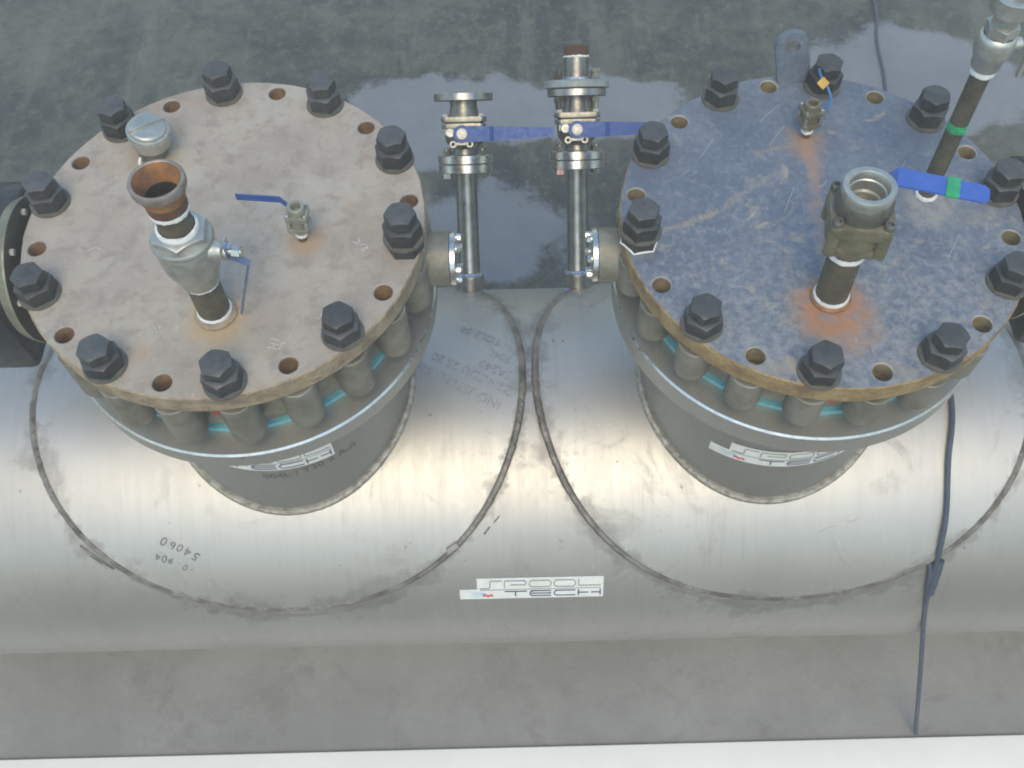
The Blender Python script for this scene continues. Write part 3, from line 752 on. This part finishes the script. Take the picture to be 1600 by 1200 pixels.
bm = bmesh.new(); lathe(bm, [(.030, .213), (.0525, .213), (.0545, .216), (.0545, .222), (.052, .226), (.030, .226)], 64, close=True); hexnut(bm, .088, .2262, .017, n=60, mat=RZ(12))
obj('hex_end', bm, 'galv', body)
ring_tape('thread_tape', r1, .036, .242, .252, seed=4)
bm = bmesh.new(); lathe(bm, [(0, .238), (.0300, .238), (.0300, .300), (0, .300)], 48); obj('upper_pipe', bm, 'nipple', r1)
ring_tape('thread_tape', r1, .0335, .288, .299, seed=5)
bm = bmesh.new(); lathe(bm, [(.0338, .297), (.035, .318), (.041, .336), (.0452, .344)], 64, mi=0)
lathe(bm, [(.0452, .344), (.0462, .347), (.0462, .358), (.045, .3605), (.0415, .361), (.0395, .3595)], 64, mi=1)
lathe(bm, [(.0395, .3595), (.0365, .345), (.031, .334), (.029, .325)], 64, mi=2); lathe(bm, [(.029, .325), (.0265, .318), (.026, .304), (0, .304)], 64, mi=3)
for f in bm.faces:
    if f.material_index == 0 and f.calc_center_median().z > .326: f.material_index = 2
bmesh.ops.remove_doubles(bm, verts=bm.verts, dist=1e-5); obj('socket', bm, ['rust_dk', 'rim_steel', 'rust', 'dark'], r1)
# stem and lever on its right-hand side
bm = bmesh.new(); m = T(.046, -.004, .196) @ RY(90)
lathe(bm, [(0, 0), (.020, 0), (.017, .012), (.014, .016), (.013, .030), (0, .030)], 32, m)
st = obj('stem', bm, 'galv', r1)
bm = bmesh.new(); box(bm, (.068, -.018, .186), (.0715, .014, .212), bev=.001); box(bm, (.0715, -.010, .2085), (.084, .004, .2115), bev=.001); box(bm, (.066, -.006, .172), (.0705, .006, .187), bev=.001)
obj('stop_plate', bm, 'bright', st)
bm = bmesh.new(); m = T(.0845, -.004, .197) @ RY(90); hexnut(bm, .019, 0, .015, m); lathe(bm, [(0, -.012), (.008, -.012), (.008, .017), (0, .017)], 16, m); obj('stem_nut', bm, 'bright', st)
bm = bmesh.new()
prof = [(.0765, .212), (.0765, .186), (.106, .168), (.064, .045), (.056, .018)]
wid = [.010, .009, .0062, .0060, .0060]; th = .0020
Lo = [[bm.verts.new((x + dx, -.004 + sy * wd, zz)) for dx, sy in ((-th, -1), (th, -1), (th, 1), (-th, 1))] for (x, zz), wd in zip(prof, wid)]
for a, b in zip(Lo, Lo[1:]):
    for k in range(4): bm.faces.new((a[k], a[(k + 1) % 4], b[(k + 1) % 4], b[k]))
bm.faces.new(Lo[0]); bm.faces.new(Lo[-1][::-1]); obj('lever', bm, 'blue_grey', r1, ang=20)

# capped stub behind it
B = (-.7816, .1981, 0); Tp = (-.7668, .1944, .085)
pl = thing('pipe_cap', 'grey round pipe cap with raised bar across its top, back left of brown lid', 'pipe cap', B, frame(B, Tp, (cos(R_(35)), sin(R_(35)), 0)))
bm = bmesh.new(); lathe(bm, [(0, .0), (.0305, .0), (.0305, .046), (0, .046)], 40); obj('stub_pipe', bm, 'bronze', pl)
bm = bmesh.new(); lathe(bm, [(.0305, .036), (.038, .036), (.0395, .038), (.0405, .062), (.0430, .064), (.0435, .074), (.0425, .076), (.0385, .077), (.0375, .083), (.034, .0865), (.020, .0885), (0, .089)], 56)
cap = obj('cap', bm, 'galv', pl)
bm = bmesh.new(); box(bm, (-.0385, -.0028, .080), (.0385, .0028, .0925), bev=.0012); obj('cap_bar', bm, 'galv', cap)
bm = bmesh.new(); tube(bm, spline([(-.035, -.020, .028), (-.040, -.024, .018), (-.0395, -.026, .004)], 4), .003, 8); obj('tape_end', bm, 'tape', pl)

# small four-bolt ball valves
def rounded(w_, h_, r):
    pts = []
    for cx_, cy_, a0 in ((w_ - r, h_ - r, 0), (-w_ + r, h_ - r, 90), (-w_ + r, -h_ + r, 180), (w_ - r, -h_ + r, 270)):
        pts += [(cx_ + r * cos(R_(a0 + 15 * k)), cy_ + r * sin(R_(a0 + 15 * k))) for k in range(7)]
    return pts
def small_valve(t, sc, bodymat, lever, hgt):
    k = hgt / .095
    bm = bmesh.new(); lathe(bm, [(0, 0), (.0095, 0), (.0095, .03 * k), (0, .03 * k)], 24); obj('nipple', bm, 'rust_dk', t)
    ring_tape('thread_tape', t, .0115, .012 * k, .020 * k, seed=9); ring_tape('thread_tape', t, .0115, .024 * k, .028 * k, seed=8)
    bm = bmesh.new()
    hexnut(bm, .028, .028 * k, .012 * k)
    prism(bm, rounded(.021, .021, .006), .038 * k, .047 * k, bev=.0012); lathe(bm, [(.0165, .047 * k), (.019, .050 * k), (.0195, .058 * k), (.019, .066 * k), (.0165, .069 * k)], 32)
    prism(bm, rounded(.0215, .0215, .006), .069 * k, .079 * k, bev=.0012)
    lathe(bm, [(.0175, .079 * k), (.0165, .094 * k), (.0155, .095 * k), (.0105, .095 * k), (.0095, .093 * k), (.0092, .070 * k), (0, .068 * k)], 32)
    b = obj('valve_body', bm, bodymat, t)
    for sx in (-1, 1):
        for sy in (-1, 1):
            bm = bmesh.new(); m = T(sx * .0165, sy * .0165, 0)
            lathe(bm, [(0, .040 * k), (.0038, .040 * k), (.0038, .083 * k), (.0022, .083 * k), (.0022, .081 * k), (0, .081 * k)], 12, m); obj('screw', bm, 'bright', b)
    if lever:
        bm = bmesh.new(); lathe(bm, [(0, .015), (.008, .015), (.008, .030), (0, .030)], 16, T(0, 0, .058 * k) @ RX(-90)); obj('stem', bm, 'bright', t)
        bm = bmesh.new()
        pr = [(.010, .030, .058), (-.020, .030, .0585), (-.036, .031, .079), (-.120, .031, .084)]
        Q = [[bm.verts.new((x, y + dy, (zz * k) + dz * hw)) for dy, dz in ((-.0014, -1), (.0014, -1), (.0014, 1), (-.0014, 1))] for (x, y, zz), hw in zip(pr, (.008, .008, .0075, .0075))]
        for a, b2 in zip(Q, Q[1:]):
            for q in range(4): bm.faces.new((a[q], a[(q + 1) % 4], b2[(q + 1) % 4], b2[q]))
        bm.faces.new(Q[0]); bm.faces.new(Q[-1][::-1]); obj('lever', bm, 'blue', t, ang=20)
B = (-.4421, -.0421, 0); Tp = (-.4377, -.0389, .095)
sv = thing('small_ball_valve', 'small square ball valve with thin blue lever, middle of the brown lid', 'valve', B, frame(B, Tp, (1, -.02, 0)), group='small ball valves on the lids'); small_valve(sv, 1, 'grey_valve', True, .095)
B = (.6113, .221, -.021); Tp = (.6064, .2264, .069)
sv2 = thing('small_ball_valve', 'small brownish ball valve above the rust streak at the back of the blue lid', 'valve', B, frame(B, Tp, (.98, .2, 0)), group='small ball valves on the lids'); small_valve(sv2, 1, 'bronze', False, .090)

# big riser on the right lid
B = (.587, -.2021, -.021); Tp = (.5787, -.1854, .279)
r2 = thing('valve_riser', 'weathered bronze ball valve on dark pipe, blue lever with green tape, right lid', 'valve', B, frame(B, Tp, (.94, -.33, 0)), group='valve risers on the lids')
bm = bmesh.new(); lathe(bm, [(.030, .0), (.0385, .0), (.039, .004), (.034, .009), (.030, .010)], 40); obj('weld_boss', bm, 'rust', r2)
ring_tape('thread_tape', r2, .0335, .006, .016, seed=12)
bm = bmesh.new(); lathe(bm, [(0, .002), (.0310, .002), (.0310, .150), (0, .150)], 48); obj('lower_pipe', bm, 'nipple', r2)
ring_tape('thread_tape', r2, .034, .131, .141, seed=13)
bm = bmesh.new()
lathe(bm, [(.030, .150), (.035, .150), (.038, .156), (.040, .166), (.049, .176), (.0520, .20), (.0520, .225)], 48)
prism(bm, rounded(.047, .047, .016), .170, .187, RZ(10), bev=.003)
prism(bm, rounded(.054, .054, .018), .222, .246, RZ(10), bev=.003)
for k in range(4):
    a = R_(55 + 90 * k); lathe(bm, [(0, .176), (.0115, .176), (.0115, .226), (0, .226)], 20, T(.060 * cos(a), .060 * sin(a), 0))
vb = obj('valve_body', bm, 'bronze', r2)
bm = bmesh.new(); lathe(bm, [(.0485, .246), (.050, .260), (.0470, .279), (.0445, .284)], 64)
obj('valve_shoulder', bm, 'galv2', vb)
bm = bmesh.new(); lathe(bm, [(.0445, .283), (.0455, .287), (.0455, .2985), (.0440, .301), (.0350, .301), (.0335, .299), (.0325, .284), (.0305, .282), (.0300, .262), (.027, .258), (.0265, .236), (0, .234)], 64)
obj('socket', bm, 'galv', vb)
for k in range(4):
    a = R_(55 + 90 * k); bm = bmesh.new(); m = T(.0605 * cos(a), .0605 * sin(a), 0)
    lathe(bm, [(0, .246), (.0095, .246), (.0095, .256), (.0085, .2575), (.005, .2575), (.005, .252), (0, .252)], 20, m); obj('screw', bm, 'galv2', vb)
bm = bmesh.new(); lathe(bm, [(0, .046), (.012, .046), (.012, .078), (0, .0675)], 24, T(0, 0, .205) @ RX(-90)); obj('stem', bm, 'galv2', r2)
# lever: offset strip pointing right
B_l = [(.0, .0695, .212), (.020, .070, .236), (.046, .0705, .266), (.187, .0625, .270), (.196, .062, .270)]
bm = bmesh.new(); hw = (.018, .021, .022, .0205, .0125)
Q = [[bm.verts.new((x, y + h_ * ay, zz + ax)) for ay, ax in ((-1, -.002), (1, -.002), (1, .002), (-1, .002))] for (x, y, zz), h_ in zip(B_l, hw)]
for a, b in zip(Q, Q[1:]):
    for q in range(4): bm.faces.new((a[q], a[(q + 1) % 4], b[(q + 1) % 4], b[q]))
bm.faces.new(Q[0]); bm.faces.new(Q[-1][::-1])
bmesh.ops.bevel(bm, geom=[e for e in bm.edges if len(e.link_faces) == 2 and e.calc_face_angle(0) > 1], offset=.001, segments=1, affect='EDGES')
lv = obj('lever', bm, 'blue_bright', r2, ang=20)
bm = bmesh.new(); box(bm, (.126, .0428, .2665), (.148, .0882, .2726), bev=.0008); obj('tape_band', bm, 'green_tape', lv)

# tall thin standpipe at the right edge
B = (.8275, .0473, -.021); Tp = (.8195, .0566, .314)
r3 = thing('standpipe', 'tall thin dark pipe with green tape and silver valve at its top, right lid', 'standpipe', B, frame(B, Tp, (1, -.1, 0)))
bm = bmesh.new(); lathe(bm, [(0, 0), (.0175, 0), (.0175, .345), (0, .345)], 40); obj('pipe', bm, 'nipple', r3)
ring_tape('thread_tape', r3, .0215, .001, .010, seed=15); ring_tape('thread_tape', r3, .0215, .318, .334, seed=16)
bm = bmesh.new(); lathe(bm, [(.017, .183), (.0182, .183), (.0186, .192), (.0182, .201), (.017, .201)], 40, close=True); box(bm, (-.004, -.0215, .186), (.012, -.018, .197), bev=.001); obj('tape_band', bm, 'green_tape', r3)
bm = bmesh.new(); lathe(bm, [(.018, .330), (.024, .331), (.0255, .335), (.0262, .350), (.030, .358), (.0325, .370), (.0325, .394), (.030, .400), (.027, .402)], 48); hexnut(bm, .050, .402, .020, n=48)
lathe(bm, [(.020, .422), (.0215, .422), (.0215, .450), (.020, .450)], 32); lathe(bm, [(.020, .448), (.034, .448), (.034, .476), (.030, .478), (.024, .478), (.023, .46), (0, .46)], 40)
vb3 = obj('valve_body', bm, 'galv', r3)
bm = bmesh.new(); lathe(bm, [(0, .03), (.013, .03), (.011, .042), (.008, .045), (.008, .058), (0, .058)], 24, T(0, 0, .380) @ RY(90)); obj('stem', bm, 'galv', vb3)
bm = bmesh.new(); tube(bm, spline([(.050, 0, .395), (.052, 0, .372), (.062, 0, .355), (.064, 0, .31)], 5), .0045, 8); obj('lever', bm, 'galv', vb3)

# blue cord with yellow tag tied between back bolt and small valve
cord = thing('cord', 'thin blue cord with a yellow tag hanging from a bolt behind the blue lid', 'cord', (.642, .335, .05))
bm = bmesh.new(); P = [(.640, .336, .058), (.645, .333, .046), (.653, .328, .034), (.665, .320, .020), (.671, .300, .010), (.660, .270, .012), (.634, .243, .040)]
tube(bm, spline([Vector(q) - Vector((.642, .335, .05)) for q in P], 6), .0028, 8); obj('line', bm, 'cable_blue', cord)
bm = bmesh.new(); box(bm, (-.010, -.010, -.002), (.010, .010, .002), T(.0105, -.014, -.018) @ RX(40) @ RZ(45), .0015); obj('tag', bm, 'yellow', cord)

# ------------------------------------------------------------------ two inclined vent pipes welded on the shoulder of the header
def vent(x, label, extra, ds):
    t = thing('vent_pipe', label, 'vent pipe', (x, PY + PR * sin(R_(45)), PZ + PR * cos(R_(45))), rot=(R_(-45), 0, 0), group='inclined vent pipes')
    bm = bmesh.new(); tube(bm, [(.041 * cos(a), .041 * sin(a) * .96, .002 + .0012 * sin(7 * a) - .0016 * 0) for a in [2 * PI * k / 60 for k in range(60)]], .006, 8, True); obj('weld_bead', bm, 'heat', t)
    bm = bmesh.new(); lathe(bm, [(.020, -.01), (.0405, -.01), (.0405, .040), (.042, .043), (.042, .050), (.039, .054), (.020, .054)], 48); obj('socket', bm, 'ventpipe', t)
    bm = bmesh.new(); tube(bm, [(.035 * cos(a), .035 * sin(a), .055) for a in [2 * PI * k / 60 for k in range(60)]], .0045, 8, True); obj('weld_ring', bm, 'heat', t)
    bm = bmesh.new(); lathe(bm, [(0, .05), (.0305, .05), (.0305, .335 + ds), (.034, .345 + ds), (0, .345 + ds)], 56); obj('pipe', bm, 'ventpipe', t)
    def fl(name, z0, z1, r, mat, par): 
        bm = bmesh.new(); lathe(bm, [(0, z0), (r - .0015, z0), (r, z0 + .0015), (r, z1 - .0015), (r - .0015, z1), (0, z1)], 72); return obj(name, bm, mat, par)
    lf = fl('pipe_flange', .345 + ds, .3685 + ds, .0765, 'bright', t)
    # valve: lower flange, body, square body flanges, hub, top flange
    bm = bmesh.new(); lathe(bm, [(0, .395 + ds), (.036, .395 + ds), (.034, .403 + ds), (.034, .410 + ds), (.040, .416 + ds), (.052, .430 + ds), (.056, .448 + ds), (.056, .466 + ds), (0, .466 + ds)], 56); 
    vb = obj('valve_body', bm, 'galv2', t)
    bm = bmesh.new(); lathe(bm, [(0, .371 + ds), (.0755, .371 + ds), (.077, .3725 + ds), (.077, .3925 + ds), (.0755, .394 + ds), (0, .394 + ds)], 72); obj('valve_flange', bm, 'bright', vb)
    bm = bmesh.new(); prism(bm, rounded(.060, .060, .014), .4665 + ds, .480 + ds, bev=.002); obj('square_flange', bm, 'galv2', vb)
    bm = bmesh.new(); prism(bm, rounded(.062, .062, .014), .484 + ds, .498 + ds, bev=.002); obj('square_flange', bm, 'galv2', vb)
    bm = bmesh.new(); lathe(bm, [(.054, .4799 + ds), (.054, .4842 + ds), (.030, .4842 + ds), (.030, .4799 + ds)], 40, close=True); obj('seal', bm, 'dark', vb)
    bm = bmesh.new(); lathe(bm, [(.044, .498 + ds), (.0415, .507 + ds), (.0385, .520 + ds), (.0375, .530 + ds), (.0385, .541 + ds), (.030, .541 + ds), (.030, .498 + ds)], 56, close=True); obj('hub', bm, 'galv2', vb)
    bm = bmesh.new(); lathe(bm, [(.028, .5412 + ds), (.0805, .5412 + ds), (.082, .5427 + ds), (.082, .5600 + ds), (.0805, .5612 + ds), (.048, .5612 + ds), (.046, .563 + ds), (.028, .563 + ds)], 72, close=True); obj('top_flange', bm, 'ventpipe', vb)
    for sx in (-1, 1):
        for sy in (-1, 1):
            bm = bmesh.new(); m = T(sx * .049, sy * .049, 0); hexnut(bm, .013, .4982 + ds, .008, m); lathe(bm, [(0, .45 + ds), (.0045, .45 + ds), (.0045, .466 + ds), (0, .466 + ds)], 12, m); obj('bolt', bm, 'white_bolt', vb)
            bm = bmesh.new(); m = T(sx * .0505, sy * .0505, 0)
            hexnut(bm, .019, .3945 + ds, .012, m); lathe(bm, [(0, .394 + ds), (.007, .394 + ds), (.007, .413 + ds), (0, .413 + ds)], 14, m)
            obj('stud_nut', bm, 'galv2', vb)
            bm = bmesh.new(); m2 = m @ T(0, 0, .3445 + ds) @ RX(180); hexnut(bm, .019, 0, .013, m2)
            obj('bolt_head', bm, ('pink_bolt' if extra else 'white_bolt') if (sx < 0 and sy < 0) else 'galv2', lf)
    # stem and lever face the camera side (local +y points back and down -> use -y)
    zp = .452 + ds; f = RX(90)
    bm = bmesh.new(); lathe(bm, [(0, .05), (.024, .05), (.022, .066), (.012, .068), (.012, .090), (0, .090)], 32, T(-.004, 0, zp) @ f); lathe(bm, [(0, .050), (.013, .050), (.013, .078), (.011, .080), (0, .080)], 24, T(-.036, 0, zp + .004) @ f); obj('stem', bm, 'galv', vb)
    bm = bmesh.new(); lathe(bm, [(.005, .0735), (.0095, .0735), (.0095, .0765), (.005, .0765)], 16, T(-.029, 0, zp - .027) @ f, close=True); lathe(bm, [(.005, .0735), (.0095, .0735), (.0095, .0765), (.005, .0765)], 16, T(.017, 0, zp - .027) @ f, close=True)
    box(bm, (-.022, -.0765, zp - .029), (.010, -.0735, zp - .022)); obj('stop_plate', bm, 'white_bolt', vb)
    bm = bmesh.new()
    pts = [(-.004 + .024 * cos(R_(a)), .024 * sin(R_(a))) for a in range(60, 301, 20)] + [(.030, -.0215), (.072, -.020)]
    ptsu = [(.072, .019), (.030, .0215)]
    prism(bm, pts + ptsu, .080, .085, T(0, 0, zp) @ f)
    # the hand part steps out a little and tapers
    q = [(.072, -.020, .0825), (.085, -.0205, .094), (.248, -.0105, .094), (.248, .012, .094), (.085, .019, .094), (.072, .019, .0825)]
    m = T(0, 0, zp) @ f
    a = [bm.verts.new(m @ Vector((x, y, z - .0025))) for x, y, z in q]; b = [bm.verts.new(m @ Vector((x, y, z + .0025))) for x, y, z in q]
    for ids in ((0, 1, 4, 5), (1, 2, 3, 4)):
        bm.faces.new([b[i] for i in ids]); bm.faces.new([a[i] for i in ids[::-1]])
    for i in range(6): bm.faces.new((a[i], a[(i + 1) % 6], b[(i + 1) % 6], b[i]))
    obj('lever', bm, 'blue', vb, ang=20)
    bm = bmesh.new(); lathe(bm, [(0, .0852), (.0155, .0852), (.0155, .088), (.010, .090), (.009, .094), (0, .094)], 24, T(-.004, 0, zp) @ f); obj('lever_nut', bm, 'white_bolt', vb)
    if extra:
        zz = .5632 + ds
        bm = bmesh.new(); lathe(bm, [(0, zz), (.089, zz), (.091, zz + .002), (.089, zz + .016), (.084, zz + .021), (.045, zz + .022), (0, zz + .022)], 72); cf = obj('companion_flange', bm, 'greyflange', t)
        bm = bmesh.new(); lathe(bm, [(0, zz + .02), (.036, zz + .02), (.0355, zz + .029), (0, zz + .029)], 40); obj('weld_ring', bm, 'heat', cf)
        bm = bmesh.new(); lathe(bm, [(0, zz + .028), (.0345, zz + .028), (.0345, zz + .083), (0, zz + .083)], 48); obj('stub_pipe', bm, 'galv2', cf)
        ring_tape('thread_tape', cf, .0355, zz + .081, zz + .086, seed=22)
        bm = bmesh.new(); pr = [(0, zz + .084)]
        for k in range(6): pr += [(.0325, zz + .0855 + .0045 * k), (.0345, zz + .0877 + .0045 * k)]
        pr += [(.031, zz + .113), (.0285, zz + .113), (.0285, zz + .095), (0, zz + .095)]; lathe(bm, pr, 48); obj('threaded_end', bm, 'rust_dk', cf)
        for sx in (-1, 1):
            for sy in (-1, 1):
                bm = bmesh.new(); m = T(sx * .0505, sy * .0505, 0); hexnut(bm, .021, zz + .0222, .013, m); lathe(bm, [(0, zz + .022), (.0075, zz + .022), (.0075, zz + .047), (0, zz + .047)], 14, m)
                if sx > 0: hexnut(bm, .021, zz + .040, .010, m)
                lathe(bm, [(0, zz - .055), (.007, zz - .055), (.007, zz), (0, zz)], 14, m); hexnut(bm, .021, zz - .037, .013, m)
                obj('stud', bm, 'olive' if sx > 0 else 'brownface', cf)
    return t
vent(-.1535, 'slim steel vent pipe with blue lever valve and open bare flange on top', False, 0.0)
vent(.1630, 'slim steel vent pipe with blue lever valve, grey flange and rusty threaded end', True, .004)

# ------------------------------------------------------------------ cable
pts = [(1.80, 3.6, FZ + .012), (1.775, 2.75, FZ + .012), (1.735, 2.45, FZ + .012), (1.70, 2.10, FZ + .012), (1.55, 1.4, FZ + .012), (1.30, .85, FZ + .02), (1.2, .66, FZ + .15)]
for x, dg in ((1.15, 80), (1.12, 55), (1.10, 30), (1.09, 8), (1.076, -13.6), (1.0555, -27.5), (1.0475, -41.5), (1.046, -51)): pts.append(tuple(on_pipe(x, R_(dg) * PR, .008 + (PADT if -70 < dg < 45 else 0))))
pts += [tuple(on_pipe(1.0469, R_(-68) * PR, .010)), (1.078, -.5130, -1.12), (1.14, -.585, -1.38), (1.198, -.690, FZ + .06), (1.203, -.708, FZ + .022)]
cab = thing('cable', 'dark blue cable hanging down over the pipe right of the blue lid', 'cable', pts[0])
bm = bmesh.new(); random.seed(8); tube(bm, spline([Vector(q) - Vector(pts[0]) + Vector((random.uniform(-.003, .003), 0, 0)) for q in pts], 10), .0066, 10); obj('sheath', bm, 'cable', cab)
bm = bmesh.new(); P = [Vector(on_pipe(x, R_(dg) * PR, .014)) - Vector(pts[0]) for x, dg in ((1.052, -55.5), (1.050, -60), (1.048, -65), (1.0475, -67.5))]
tube(bm, spline(P, 4), .0105, 10); tube(bm, spline([Vector(on_pipe(x, R_(dg) * PR, .010)) - Vector(pts[0]) for x, dg in ((1.022, -57), (1.030, -57.5), (1.036, -62), (1.040, -67))], 4), .006, 8); obj('splice', bm, 'cable', cab)
